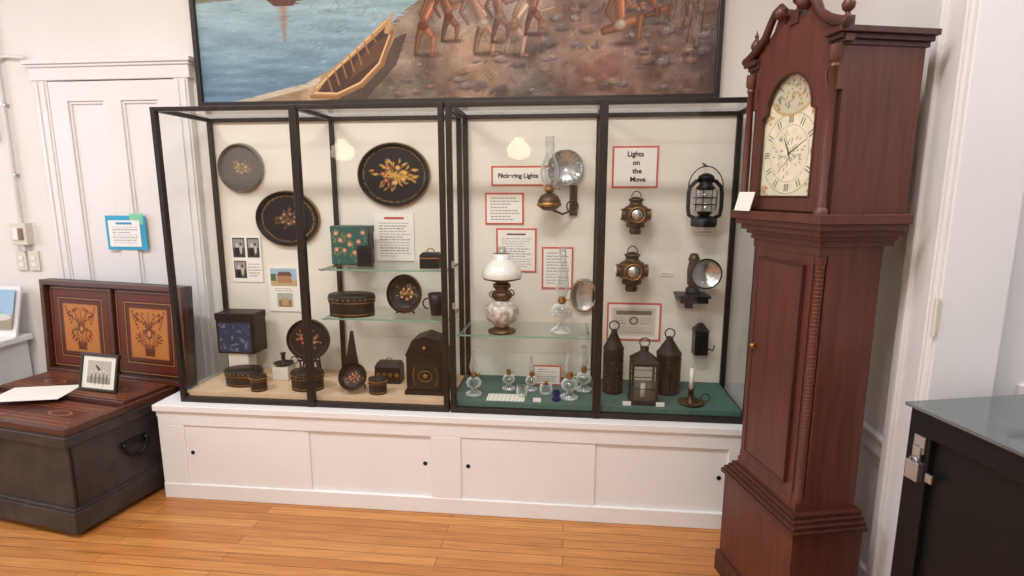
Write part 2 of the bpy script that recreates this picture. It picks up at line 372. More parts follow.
area('side_room_lamp',(2.2,.6,H-.1),1.2,1.2,40,col=(.92,.96,1))

# ================================================================== PAINTING
random.seed(77)
cv=Cv(518,226,980,428,(120,140,148)); G=cv; Y=G.Y;X=G.X; ny,nx=G.ny,G.nx
t=np.clip(Y/105,0,1)[...,None]
G.a=np.array([92,122,146.])*(1-t)+np.array([160,186,192.])*t
G.a+=(vnoise(ny,nx,50,14)[...,None]-.5)*30
G.poly([(0,106),(518,106),(518,226),(0,226)],(204,194,168)); G.a+=(vnoise(ny,nx,10,16)[...,None]-.5)*22*(Y>106)[...,None]
G.poly([(0,98),(60,101),(130,99),(200,106),(230,114),(230,134),(180,128),(110,136),(50,126),(0,130)],(126,128,112))
G.cap(93,104,93,60,10,2,(150,112,88),.9,.75); G.poly([(74,101),(84,93),(104,93),(114,103)],(96,62,44)); G.poly([(82,102),(94,152),(108,102)],(186,132,90))
shore=[(24,0),(60,7),(110,18),(150,36),(190,60),(216,84),(250,104),(300,112),(380,118),(518,128),(518,0)]
k=G.poly(shore,(150,126,104))[...,None].astype(float)
sx=np.clip((X-90)/380,0,1)[...,None]; sy=np.clip(Y/110,0,1)[...,None]
grd=(np.array([168,146,120.])*(1-sx)+np.array([108,88,82.])*sx)*(.84+.3*sy)
G.a=G.a*(1-k)+grd*k
G.a+=k*((vnoise(ny,nx,12,26)[...,None]-.5)*50+(vnoise(ny,nx,5,9)[...,None]-.5)*np.array([50,26,10])+(vnoise(ny,nx,36,80)[...,None]-.5)*26)
G.poly([(24,0),(60,7),(110,18),(128,24),(130,19),(108,12),(60,2),(40,0)],(206,198,178),.7)
for _ in range(85):
    x=random.uniform(200,510); y=random.uniform(0,40 if x<300 else 85); s=random.uniform(2,7)*(1 if x>260 else .6)
    c=random.choice([(112,98,98),(150,134,122),(92,76,74),(136,106,90),(128,118,120)])
    G.ell(x,y-s*.5,s*1.8,s*.6,(66,52,50),0,.6,.7); G.ell(x,y,s*1.6,s*.8,c,random.uniform(-.3,.4),.5,.85); G.ell(x-s*.3,y+s*.25,s*.9,s*.3,tuple(min(255,q*1.25) for q in c),0,.9,.7)
for x,y,r in ((322,70,20),(312,92,26),(330,118,34),(296,112,24),(350,90,16)): G.ell(x,y,r,r*.9,(198,192,180),0,1,.5)
def strokes(n,x0,x1,y0,y1,L,ang,wd,jit):
    for _ in range(n):
        x=random.uniform(x0,x1);y=random.uniform(y0,y1); j=min(ny-1,int(y/226*(ny-1))); i=min(nx-1,int(x/518*(nx-1)))
        c=G.a[j,i]*random.uniform(1-jit,1+jit)+np.array([random.uniform(-6,6) for _ in range(3)]); a=ang+random.uniform(-.5,.5)*(1 if ang else .15)
        l=L*random.uniform(.4,1); G.cap(x,y,x+l*math.cos(a),y+l*math.sin(a),wd,wd*.5,c,.5,.8)
strokes(1100,0,240,0,104,9,0,.8,.12); strokes(1500,120,518,0,125,6,.5,1.1,.15); strokes(300,300,518,10,125,8,2.0,1.2,.18)
# birch-bark canoe drawn up on the beach, pointing away
G.poly([(120,0),(176,2),(208,34),(220,64),(208,60),(150,14)],(70,54,48),.75)
G.poly([(116,6),(124,1),(146,3),(172,14),(194,34),(207,60),(206,74),(198,78),(184,64),(158,44),(132,26)],(176,138,96))
G.poly([(124,9),(146,8),(170,18),(190,36),(202,60),(198,70),(186,60),(162,42),(138,25)],(78,54,44))
G.poly([(160,22),(190,40),(200,62),(188,56),(166,38)],(112,78,56),.7)
G.cap(118,5,146,4,2,2,(146,104,70)); G.cap(146,5,172,15,2,2,(146,104,70)); G.cap(172,15,194,35,2,2,(146,104,70)); G.cap(194,35,205,66,2.2,2.4,(146,104,70))
G.cap(122,9,146,8,.9,.9,(222,188,138)); G.cap(146,8,170,18,.9,.9,(222,188,138)); G.cap(170,18,190,36,.9,.9,(222,188,138)); G.cap(190,36,202,62,.9,.9,(222,188,138)); G.cap(124,14,158,42,1.2,1.2,(214,176,126)); G.cap(158,42,199,76,1.2,1.2,(214,176,126))
for q in range(7): G.cap(140+q*8,10+q*6.4+max(0,q-4)*4,136+q*8,24+q*6.6,.9,.9,(150,112,78))
G.cap(199,66,206,82,2.4,1.5,(190,150,104))
def dk(c,f): return tuple(min(255,q*f) for q in c)
def fig(x,y,s,lean,col,seat=False,cloth=(120,60,40)):
    sh=(x+lean*s*14,y+s*34); hip=(x,y+s*18)
    G.ell(x+3*s,y-2.5*s,13*s,2.6*s,(60,46,44),0,.8,.7)
    def limb(p,q,r0,r1,f):
        G.cap(*p,*q,r0,r1,dk(col,f*.72)); G.cap(p[0]+r0*.25,p[1]+r0*.1,q[0]+r1*.25,q[1]+r1*.1,r0*.62,r1*.62,dk(col,f),.8)
    if seat:
        limb((hip[0],hip[1]-9*s),(hip[0]-11*s,hip[1]-12*s),4*s,3*s,.8); limb((hip[0],hip[1]-8*s),(hip[0]+13*s,hip[1]-4*s),4.4*s,3.2*s,1); limb((hip[0]+13*s,hip[1]-4*s),(hip[0]+12*s,hip[1]-17*s),3*s,2*s,.85)
        hip=(hip[0],hip[1]-7*s); sh=(sh[0],sh[1]-6*s)
    else:
        for dx,f in ((-6,.75),(6,1)):
            kn=(x+dx*.9*s+2*s,y+9*s); limb(hip,kn,3.8*s,2.5*s,f); limb(kn,(x+dx*s,y-2*s),2.5*s,1.5*s,f); G.cap(x+dx*s,y-2*s,x+dx*s+4*s,y-2.5*s,1.4*s,1*s,dk(col,f*.7))
    limb(hip,sh,3.8*s,5.2*s,.95); G.cap(hip[0]+2*s,hip[1]+4*s,sh[0]+2.6*s,sh[1]-1*s,.8*s,1.6*s,dk(col,1.25),.9)
    G.ell(hip[0],hip[1]-1*s,4.6*s,3.8*s,dk(cloth,.8),0,.4); G.ell(hip[0]+1*s,hip[1],2.8*s,2.4*s,cloth,0,.8)
    e1=(sh[0]-8*s,sh[1]-9*s); limb((sh[0]-3.5*s,sh[1]),e1,2.2*s,1.6*s,.8); limb(e1,(e1[0]+5*s,e1[1]-8*s),1.6*s,1.1*s,.8)
    e2=(sh[0]+9*s+lean*4,sh[1]-7*s); limb((sh[0]+3.5*s,sh[1]),e2,2.2*s,1.6*s,1); limb(e2,(e2[0]+9*s,e2[1]+2*s),1.5*s,1.1*s,1)
    hx,hy=sh[0]+lean*s*4,sh[1]+s*8.5; G.cap(sh[0],sh[1],hx,hy,2*s,2*s,dk(col,.75)); G.ell(hx+.6*s,hy,3*s,4*s,dk(col,.9),0,.4); G.ell(hx-1*s,hy+1.8*s,3.8*s,3.4*s,(36,26,24),0,.4); G.cap(hx-3*s,hy+1*s,hx-4.5*s,hy-7*s,1.8*s,1.2*s,(36,26,24))
SK=(176,118,88)
fig(236,46,1.4,.5,SK); fig(262,58,1.15,-.3,(146,98,76)); fig(296,46,1.45,-.5,(188,146,122),cloth=(186,170,148)); fig(312,56,1.2,-.2,(150,110,92),cloth=(150,120,96)); fig(326,44,1.35,.6,(194,158,134),cloth=(150,110,86))
fig(344,62,1.1,.3,(150,98,76)); fig(428,52,1.4,-.1,SK,True,(196,182,160)); fig(462,68,.9,-.9,(150,100,78),True)
G.poly([(384,26),(420,40),(452,34),(440,16),(396,12)],(134,82,74),.3)
for x,y,r in ((300,100,20),(318,50,9),(336,86,14)): G.ell(x,y,r,r*.8,(206,200,188),0,1,.35)
for _ in range(30):
    x=random.uniform(460,512);y=random.uniform(40,110); G.cap(x,y,x+random.uniform(-8,8),y+random.uniform(12,34),1.3,.5,random.choice([(84,64,54),(110,86,66),(136,112,90)]),.5,.8)
for i in range(5): G.cap(470+i*7,70,486,126,.9,.6,(96,76,62),.5,.8)
strokes(900,210,500,30,125,3.5,1.2,.6,.18)
e=empty('framed_mural_painting',(-.655,3.03,2.07))
panel('canvas',cv,2.76,1.2,(0,-.012,.02),VCP,e)
b=M(); w=1.405
for a in ((-w,w,-.03,.018,0,.026),(-w,w,-.03,.018,1.214,1.24),(-w,-w+.026,-.03,.018,0,1.24),(w-.026,w,-.03,.018,0,1.24)): b.box(*a,DARKW)
b.box(-w+.01,w-.01,-.008,.018,.01,1.23,DARKW)
b.build('frame',parent=e,bevel=.004)

# ================================================================== BASE CABINET
b=M(); XL,XR,YF=-2.11,.86,2.51
b.box(XL,XR,YF+.02,3.045,0,.46,CABW); b.box(XL-.015,XR+.012,YF-.012,3.048,.487,.52,CABW); b.box(XL-.005,XR+.005,YF,3.046,.455,.487,CABW)
b.box(XL,XR,YF-.004,YF+.02,0,.083,CABW)
for s,w in ((XL,.14),(-.66,.15),(.77,XR-.77)): b.box(s,s+w,YF,YF+.02,.083,.41,CABW)
b.box(XL,XR,YF,YF+.02,.41,.455,CABW)
for s0,s1 in ((XL+.14,-.66),(-.51,.77)):
    mid=(s0+s1)/2
    b.box(s0,mid+.02,YF+.006,YF+.013,.083,.41,CABW)
    b.box(mid+.01,s1,YF+.013,YF+.02,.083,.41,CABW)
    for x,yy in ((s0+.035,YF+.002),(s1-.035,YF+.009)): b.lathe([(0,0),(.011,0),(.011,.004)],BLK,(x,yy,.26),16,axis='y')
b.build('display_base_cabinet',bevel=.003)

# ================================================================== DISPLAY CASE
case=empty('glass_display_case',(0,0,0))
CL,CR,CF,CBK,Z0,Z1=-2.005,.865,2.555,2.995,.522,2.005
posts=[CL,-1.285,-.57,.145,CR]
b=M(); t=.026
for x0,x1 in ((CL,-.575),(-.565,CR)):
    b.box(x0,x1,CF,CF+.03,Z0,Z0+.026,FRAME); b.box(x0,x1,CF,CF+.03,Z1-.02,Z1,FRAME); b.box(x0,x1,CBK-.02,CBK,Z1-.02,Z1,FRAME)
    for x in (x0,x1-t): 
        b.box(x,x+t,CF,CF+.028,Z0,Z1,FRAME); b.box(x,x+t,CBK-.02,CBK,Z0,Z1,FRAME); b.box(x,x+t,CF,CBK,Z1-.02,Z1,FRAME); b.box(x,x+t,CF,CBK,Z0,Z0+.026,FRAME)
    m=(x0+x1)/2; b.box(m-.019,m+.019,CF-.004,CF+.024,Z0,Z1,FRAME)
    b.box(m-.012,m+.012,CBK-.02,CBK,Z0,Z1,FRAME); b.box(m-.012,m+.012,CF,CBK,Z1-.02,Z1,FRAME)
b.build('frame',parent=case,bevel=.003)
b=M(); b.box(CL,CR,CBK,CBK+.02,Z0,Z1,LINER)
b.box(CL+.03,-.575,CF+.03,CBK-.001,Z0+.001,.572,TANF); b.box(-.565,CR-.03,CF+.03,CBK-.001,Z0+.001,.572,GREEN)
b.build('liner',parent=case)
b=M()
y=CF+.015
for i in range(4): b.quad((posts[i],y,Z0+.03),(posts[i+1],y,Z0+.03),(posts[i+1],y,Z1-.02),(posts[i],y,Z1-.02),GLASS)
for x in (CL+.01,CR-.01,): b.quad((x,CF+.03,Z0+.03),(x,CBK-.02,Z0+.03),(x,CBK-.02,Z1-.02),(x,CF+.03,Z1-.02),GLASS)
for x0,x1 in ((CL,-.575),(-.565,CR)): b.quad((x0,CF,Z1-.004),(x1,CF,Z1-.004),(x1,CBK,Z1-.004),(x0,CBK,Z1-.004),GLASS)
b.build('glass_panes',parent=case)
def shelf(x0,x1,z):
    b=M(); b.quad((x0,2.67,z-.001),(x1,2.67,z-.001),(x1,CBK-.005,z-.001),(x0,CBK-.005,z-.001),SHELFG); b.box(x0,x1,2.664,2.67,z-.007,z,SHELFE)
    for x in (x0+.01,x1-.01): b.box(x-.006,x+.006,2.68,2.98,z-.012,z-.002,SILV)
    b.build('shelf',parent=case)
shelf(-1.26,-.60,1.218); shelf(-1.26,-.60,.962); shelf(-.55,.12,.893)
b=M()
for z in (1.05,1.25): b.box(-.545,-.535,CF-.012,CF,z,z+.03,STEEL)
b.build('locks',parent=case)

BW=2.990
def card(name,x0,x1,z0,z1,lines,border=None,paint=None,hdr=None):
    w,h=x1-x0,z1-z0; e=empty(name,((x0+x1)/2,BW,z0))
    cv=Cv(1,1,max(24,int(w*480)),max(24,int(h*480)),(238,236,230))
    if hdr: cv.rect(.25,.87,.75,.92,hdr)
    if lines: cv.text(.1,.07,.92,.82 if hdr else .93,lines)
    if paint: paint(cv)
    bd=.009 if border else 0
    b=M(); b.box(-w/2,w/2,0,.002,0,h,border or WAX); b.build('backing',parent=e)
    panel('sheet',cv,w-2*bd,h-2*bd,(0,-.002,bd),VC,e); return e
e=card('flickering_lights_sign',-.415,-.084,1.636,1.741,0,REDP); text('lettering','Flickering Lights',.0335,(-.022,-.004,.053),e)
e=card('lights_on_the_move_sign',.224,.460,1.625,1.839,0,REDP); text('lettering','Lights\n on\n  the\n   Move',.036,(0,-.004,.108),e,sp=1.2)
card('text_card',-.45,-.24,1.43,1.60,8,REDP); card('text_card',-.39,-.17,1.17,1.41,12,REDP,hdr=(120,90,90)); card('text_card',-.14,.03,1.08,1.31,11,REDP)
def doc(cv): 
    cv.rect(.06,.08,.94,.92,(222,216,204)); cv.rect(.09,.12,.91,.88,(206,200,188)); cv.rect(.15,.7,.85,.82,(120,112,100)); cv.text(.14,.16,.86,.36,4,(110,102,92)); cv.ell(.5,.53,.10,.13,(110,104,96)); cv.ell(.5,.53,.06,.08,(200,190,176)); cv.text(.14,.42,.38,.64,3,(120,112,100)); cv.text(.62,.42,.86,.64,3,(120,112,100))
card('certificate_card',.22,.51,.80,1.01,0,REDP,doc)
card('text_card',-1.07,-.85,1.225,1.49,13,None,hdr=(190,80,70))
def bw(cv):
    for x0,y0,x1,y1 in ((.05,.53,.46,.95),(.54,.53,.95,.95),(.05,.08,.46,.46),):
        cv.rect(x0,y0,x1,y1,(64,64,66)); cx,cy=(x0+x1)/2,(y0+y1)/2
        cv.rect(x0+.03,cy,x1-.03,y1-.03,(150,148,146)); cv.ell(cx-.05,cy+.04,.05,.06,(200,196,190)); cv.ell(cx-.06,cy-.09,.08,.1,(30,30,32)); cv.ell(cx+.07,cy-.02,.05,.13,(190,188,184)); cv.ell(cx+.07,cy+.07,.035,.04,(60,58,56))
    cv.text(.52,.1,.95,.42,5)
def colph(cv):
    cv.rect(.08,.55,.92,.93,(160,190,214)); cv.rect(.08,.55,.92,.68,(190,170,126)); cv.rect(.3,.62,.75,.78,(176,130,100)); cv.poly([(.27,.78),(.78,.78),(.7,.86),(.36,.86)],(110,84,70)); cv.rect(.08,.66,.25,.82,(90,110,70))
    cv.rect(.25,.1,.75,.4,(170,180,170)); cv.rect(.3,.1,.7,.25,(150,120,90)); cv.rect(.4,.14,.6,.3,(190,160,120)); cv.text(.2,.43,.8,.52,2)
card('photo_sheet',-1.93,-1.75,1.09,1.36,0,None,bw); card('photo_sheet',-1.72,-1.53,.92,1.19,0,None,colph)
card('label_card',.66,.76,1.385,1.41,1); card('label_card',.50,.565,1.16,1.185,1)

# ---- trays
def floral(bg,gold,reds,ringc,ringr=.86,seed=1,dense=26,ext=.45):
    random.seed(seed); cv=Cv(2,2,200,200,bg)
    cv.ringc(1,1,.985,.985,.02,ringc,.7)
    for i in range(56):
        a=2*PI*i/56; cv.ell(1+math.cos(a)*ringr,1+math.sin(a)*ringr,.045,.016,ringc,a+PI/2+(.6 if i%2 else -.6),.5,.95)
    for i in range(dense):
        a=random.uniform(0,2*PI); r=random.uniform(.05,ext); x=1+r*math.cos(a)*1.15; y=1+r*math.sin(a)*.85
        cv.ell(x,y,.10,.032,gold,a+random.uniform(-.6,.6),.4,.95); cv.cap(1,1,x,y,.008,.006,gold,.5,.7)
    for i in range(7):
        a=2*PI*i/7+.3; r=ext*.55; x,y=1+r*math.cos(a),1+r*math.sin(a)*.8; c=random.choice(reds)
        for k in range(6): cv.ell(x+.045*math.cos(k*PI/3),y+.045*math.sin(k*PI/3),.04,.04,c,0,.5,.95)
        cv.ell(x,y,.03,.03,(236,206,140),0,.5)
    return cv
GOLD=(204,156,78)
TR=[(1.0,.0),(.99,-.012),(.94,-.024),(.84,-.004),(.001,-.004)]
disc('round_painted_tray',floral((104,98,94),(150,128,90),[(140,124,96),(166,146,106)],(156,150,138),seed=2,ext=.38,ringr=.94),.135,.138,TR,(-1.83,BW,1.735),VCT)
disc('oval_painted_tray',floral((20,17,19),(110,84,50),[(120,80,54),(96,66,60)],GOLD,seed=3,ringr=.8,ext=.4),.19,.158,TR,(-1.575,BW,1.455),VCT)
disc('oval_floral_tray',floral((20,17,19),GOLD,[(216,170,90),(170,84,50),(226,190,120)],GOLD,seed=5,ringr=.84,dense=60,ext=.55),.205,.175,TR,(-.952,BW,1.695),VCT)
e=empty('round_floral_dish_on_easel',(-1.42,2.84,.575))
disc('dish',floral((22,18,20),(170,110,66),[(176,70,52),(140,104,60)],(110,76,50),seed=8,ext=.6,dense=36),.125,.115,TR,(0,-.01,.225),VCT,e,rot=(-.15,0,0))
b=M(); b.tube([(-.06,0,0),(-.03,.03,.2)],.005,TOLE); b.tube([(.06,0,0),(.03,.03,.2)],.005,TOLE); b.tube([(0,.09,0),(0,.03,.2)],.005,TOLE); b.tube([(-.06,-.02,.105),(.06,-.02,.105)],.006,TOLE); b.tube([(-.055,0,.02),(-.055,-.02,.105)],.005,TOLE); b.tube([(.055,0,.02),(.055,-.02,.105)],.005,TOLE)
b.build('easel',parent=e)
def tin(name,x,y,z,rx,ry,h,m=TOLE,band=BRASS):
    b=M(); b.lathe([(1,0),(1,h*.68)],m,sx=rx,sy=ry,seg=40)
    b.lathe([(1.04,h*.62),(1.04,h*.93),(.98,h),(.001,h*1.0)],m,sx=rx,sy=ry,seg=40); b.lathe([(1.045,h*.635),(1.055,h*.65),(1.045,h*.665)],band,sx=rx,sy=ry,seg=40,cap=False)
    b.lathe([(1.005,h*.10),(1.012,h*.12),(1.005,h*.14)],band,sx=rx,sy=ry,seg=40,cap=False)
    for k in range(26):
        a=2*PI*k/26; b.sph((rx*1.05*math.cos(a),ry*1.05*math.sin(a),h*.8),.0045,band,seg=6,rings=4)
    return b.build(name,(x,y,z))
FZ=.5735
tin('oval_tin_box',-1.745,2.72,FZ,.10,.07,.085); tin('round_tin_box',-1.61,2.63,FZ,.042,.036,.085)
tin('oval_tin_box',-1.365,2.68,FZ,.085,.062,.10)
tin('oval_tin_box',-1.13,2.755,.963,.12,.08,.115)
e=empty('square_painted_tin',(-1.83,2.83,FZ))
b=M(); b.box(-.06,.06,-.02,.06,0.001,.14,RISER); b.box(-.11,.11,-.03,.10,.14,.36,JAPAN); b.box(-.113,.113,-.033,.103,.33,.37,JAPAN); b.build('box',parent=e,bevel=.006)
cv=Cv(1,1,60,60,(40,52,78)); random.seed(6)
for i in range(40): cv.ell(random.random(),random.random(),.09,.04,random.choice([(84,100,130),(60,76,108),(120,132,150)]),random.random()*3,.6,.8)
for q in ((0,0,1,.05),(0,.95,1,1),(0,0,.05,1),(.95,0,1,1)): cv.rect(*q,(18,18,20))
panel('front_panel',cv,.20,.18,(0,-.0335,.145),VCT,e)
b=M(); b.lathe([(.0,0),(.04,0),(.055,.014),(.052,.014),(.04,.004),(.012,.006),(.011,.06),(.016,.065),(.016,.07),(0,.07)],BLACKM); b.ring((.065,0,.03),.02,.003,BLACKM); 
b.box(-.045,.045,-.045,.045,-.0745,0,RISER); b.build('chamber_candlestick',(-1.575,2.83,FZ+.075))
e=empty('floral_tin_box',(-1.155,2.85,1.219))
b=M(); b.box(-.105,.105,-.02,.06,0,.205,JAPAN); b.box(-.108,.108,-.023,.063,.17,.208,mat('tole_green',C(38,66,62),.4)); b.build('box',parent=e,bevel=.006)
cv=Cv(1,1,100,100,(50,92,86)); random.seed(12)
for i in range(46): cv.ell(random.uniform(.06,.94),random.uniform(.06,.94),.07,.022,(120,134,84),random.random()*3,.4)
for x,y in ((.25,.65),(.5,.78),(.74,.62),(.35,.38),(.62,.32),(.84,.3),(.14,.4),(.5,.54),(.14,.84),(.86,.86)):
    for k in range(6): cv.ell(x+.042*math.cos(k*PI/3),y+.042*math.sin(k*PI/3),.036,.036,(196,130,104),0,.5)
    cv.ell(x,y,.03,.03,(240,214,170),0,.5)
panel('front_panel',cv,.205,.195,(0,-.0245,.005),VCT,e)
b=M(); b.box(-.04,.04,-.01,.012,0,.11,TOLE); b.box(-.036,.036,-.012,-.01,.01,.10,JAPAN); b.build('small_tole_case',(-1.055,2.78,1.219),bevel=.003)
b=M(); b.box(-.05,.05,-.035,.035,0,.065,JAPAN); b.frust((.052,.037),(.04,.025),.065,.08,JAPAN); b.ring((0,0,.08),.02,.003,BRASS,a0=0,a1=PI,seg=10); b.box(-.051,.051,-.0355,-.034,.05,.056,BRASS); b.build('small_tin_box',(-.70,2.76,1.219),bevel=.002)
BOWL=[(1,0),(.97,-.018),(.9,.0),(.75,.014),(.5,.022),(.001,.022)]
e=empty('leaning_floral_bowl',(-.86,2.84,.963))
disc('bowl',floral((24,19,20),(170,124,66),[(200,140,84),(220,180,120)],(150,110,64),seed=21,ext=.6,dense=26),.10,.105,BOWL,(0,-.03,.108),VCT,e,rot=(-.18,0,-.15))
b=M(); b.tube([(-.05,-.03,.005),(0,.05,.01),(.05,-.03,.005)],.005,TOLE); b.tube([(0,.05,.01),(0,.03,.12)],.005,TOLE); b.build('stand',parent=e)
b=M(); b.lathe([(.03,0),(.038,.06),(.045,.115),(.042,.115),(.034,.06),(.02,.004)],TOLE); b.ring((-.045,0,.06),.028,.004,TOLE,a0=PI/2,a1=3*PI/2,seg=12); b.build('tin_mug',(-.685,2.80,.963))
e=empty('long_handled_tole_scoop',(-1.11,2.68,FZ))
disc('pan',floral((24,19,20),(170,110,56),[(190,84,52)],(120,88,50),seed=31,ext=.6,dense=20),.074,.074,BOWL,(.01,-.035,.085),VCT,e,rot=(-.45,0,0))
b=M(); b.prism([(-.045,.12),(-.007,.32),(.007,.32),(.03,.13)],0,.006,TOLE); b.tube([(-.03,.01,.0),(-.03,.01,.14)],.004,TOLE); b.tube([(.05,.03,.0),(.03,.0,.14)],.004,TOLE); b.build('handle',parent=e)
tin('oval_tin_box',-.97,2.65,FZ,.046,.035,.085)
b=M(); b.box(-.07,.07,-.04,.04,0,.09,TOLE); b.frust((.072,.042),(.06,.032),.09,.115,TOLE); b.ring((0,0,.115),.02,.003,BRASS,a0=0,a1=PI,seg=10)
for x in (-.05,-.017,.017,.05): b.lathe([(0,0),(.012,0),(.012,-.002),(0,-.002)],BRASS,(x,-.0405,.05),10,axis='y')
b.build('floral_tin_casket',(-.965,2.83,FZ),bevel=.003)
b=M(); b.prism([(-.10,0),(.10,0),(.10,.21),(.06,.285),(0,.305),(-.06,.285),(-.10,.21)],-.05,.09,JAPAN)
b.prism([(-.105,.205),(.105,.205),(.065,.288),(0,.31),(-.065,.288)],-.056,.096,JAPAN); b.box(-.11,.11,-.06,.10,0,.02,JAPAN)
b.box(-.075,.075,-.054,-.05,.03,.17,TOLE)
for s in (-1,1): b.tube([(s*.055,-.056,.05),(s*.065,-.056,.1),(s*.055,-.056,.15)],.002,BRASS)
b.ring((0,-.056,.10),.035,.002,BRASS,sz=.8); b.sph((0,-.056,.10),.012,BRASS,sy=.3); b.sph((0,-.06,.25),.01,BRASS)
b.build('domed_tole_box',(-.715,2.70,FZ),bevel=.004)

# ---- lamps
def chim(b,z,h,r0,r1,r2,c=(0,0)): b.lathe([(r0,z),(r1*.9,z+h*.14),(r1,z+h*.25),(r1*.85,z+h*.42),(r2,z+h*.65),(r2*.95,z+h),(r2*1.02,z+h)],LGLASS,(c[0],c[1],0),cap=False)
def burner(b,z,r,c=(0,0)):
    b.lathe([(r*.5,z),(r*.9,z+.008),(r,z+.02),(r*.75,z+.03),(r*.85,z+.036)],BRASS,(c[0],c[1],0)); b.tube([(c[0]+r*.8,c[1],z+.02),(c[0]+r*2,c[1],z+.02)],.0025,BRASS); b.lathe([(0,0),(.007,0),(.007,.003)],BRASS,(c[0]+r*2,c[1],z+.02),12,axis='x')
b=M()
b.lathe([(.03,.03),(.04,.04),(.075,.065),(.088,.10),(.084,.135),(.06,.16),(.035,.168)],MILKP)
b.lathe([(.0,.0),(.07,.0),(.074,.01),(.05,.02),(.034,.03)],BRONZE); b.lathe([(.035,.168),(.05,.18),(.055,.2),(.04,.215),(.03,.22),(.045,.235),(.045,.25),(.02,.262)],BRONZE)
for i in range(4): a=i*PI/2+.5; b.ring((.05*math.cos(a),.05*math.sin(a),.20),.016,.003,BRONZE)
b.lathe([(.095,.28),(.102,.295),(.098,.32),(.08,.35),(.055,.372),(.042,.382),(.045,.405),(.043,.405)],MILK,cap=False); b.lathe([(.03,.26),(.096,.278),(.097,.284)],BRONZE,cap=False)
chim(b,.26,.18,.02,.026,.02)
b.build('milk_glass_parlor_lamp',(-.33,2.74,.894))
b=M(); b.lathe([(0,0),(.055,0),(.058,.012),(.03,.03),(.014,.05),(.014,.07),(.045,.09),(.055,.115),(.045,.14),(.02,.15)],LGLASS,cap=False)
b.lathe([(.05,.09),(.053,.115),(.045,.118)],LGLASS,cap=False); burner(b,.15,.022); chim(b,.185,.255,.02,.034,.018)
b.build('glass_oil_lamp',(-.025,2.76,.894))
b=M(); b.lathe([(.0,-.004),(.03,-.006),(.062,-.012),(.068,-.018),(.071,-.01),(.0,.0)],SILV,axis='y',seg=36,cap=False,sy=1.3); b.ring((0,-.014,0),.069,.004,BRASS,sz=1.3,seg=36); b.build('round_brass_reflector',(.09,BW-.003,1.05))
# wall bracket lamp with fluted reflector
b=M(); b.lathe([(0,-.006),(.05,-.012),(.085,-.03),(.092,-.036),(.088,-.03),(.05,-.008),(0,-.002)],SILV,(.06,0,.22),axis='y',seg=40,cap=False)
for i in range(20): a=2*PI*i/20; b.tube([(.06+.02*math.cos(a),-.012,.22+.02*math.sin(a)),(.06+.085*math.cos(a),-.034,.22+.085*math.sin(a))],.0035,LGLASS,seg=6)
b.ring((.06,-.036,.22),.091,.004,STEEL,seg=36)
b.lathe([(0,0),(.03,0),(.055,.02),(.06,.045),(.045,.075),(.02,.09)],BRONZE,(-.02,-.11,0)); b.lathe([(.06,.02),(.066,.03),(.06,.04)],BRASS,(-.02,-.11,0),cap=False); burner(b,.09,.026,(-.02,-.11)); chim(b,.125,.245,.028,.05,.024,(-.02,-.11))
b.tube([(-.02,-.11,.01),(.05,-.08,-.02),(.10,-.03,0),(.105,-.004,.04)],.006,BRONZE); b.tube([(.105,-.006,.0),(.11,-.02,.04),(.10,-.03,.08),(.105,-.006,.12)],.007,BRONZE); b.ring((.10,-.03,.02),.03,.004,BRONZE)
b.box(.085,.125,-.006,0,-.03,.13,BRONZE); b.build('bracket_oil_lamp',(-.08,BW,1.51))
def signal(name,x,z,sc=1):
    b=M(); b.T=Matrix.Scale(sc,4)
    b.lathe([(.0,-.075),(.05,-.075),(.056,-.06),(.05,-.05),(.062,-.045),(.07,-.035),(.07,.035),(.062,.045),(.04,.055),(.034,.075),(.044,.08),(.042,.09),(.022,.10),(0,.104)],BRONZE,(0,-.09,0))
    for zz in (-.035,.035): b.ring((0,-.09,zz),.07,.003,BRASS,plane='xy')
    b.lathe([(.046,.02),(.046,-.01),(.040,-.014)],BRASS,(0,-.155,0),axis='y',cap=False); b.sph((0,-.158,0),.036,SILV,sy=.5); b.ring((0,-.168,0),.042,.005,BRASS)
    for s in (-1,1):
        b.lathe([(.034,0),(.034,s*.022)],BRONZE,(s*.06,-.09,0),axis='x',cap=False); b.sph((s*.08,-.09,0),.028,MILK,sx=.5); b.ring((s*.083,-.09,0),.032,.004,BRASS,plane='yz')
    b.ring((0,-.09,.10),.034,.003,BRONZE,a0=0,a1=PI,seg=14,sx=.8); b.box(-.025,.025,-.04,0,-.06,.05,BRONZE)
    b.lathe([(0,-.115),(.03,-.115),(.035,-.1),(.03,-.072)],BRONZE,(0,-.09,0)); b.build(name,(x,BW,z))
signal('marine_signal_lantern',.345,1.49,.88); signal('marine_signal_lantern',.335,1.20,.95)
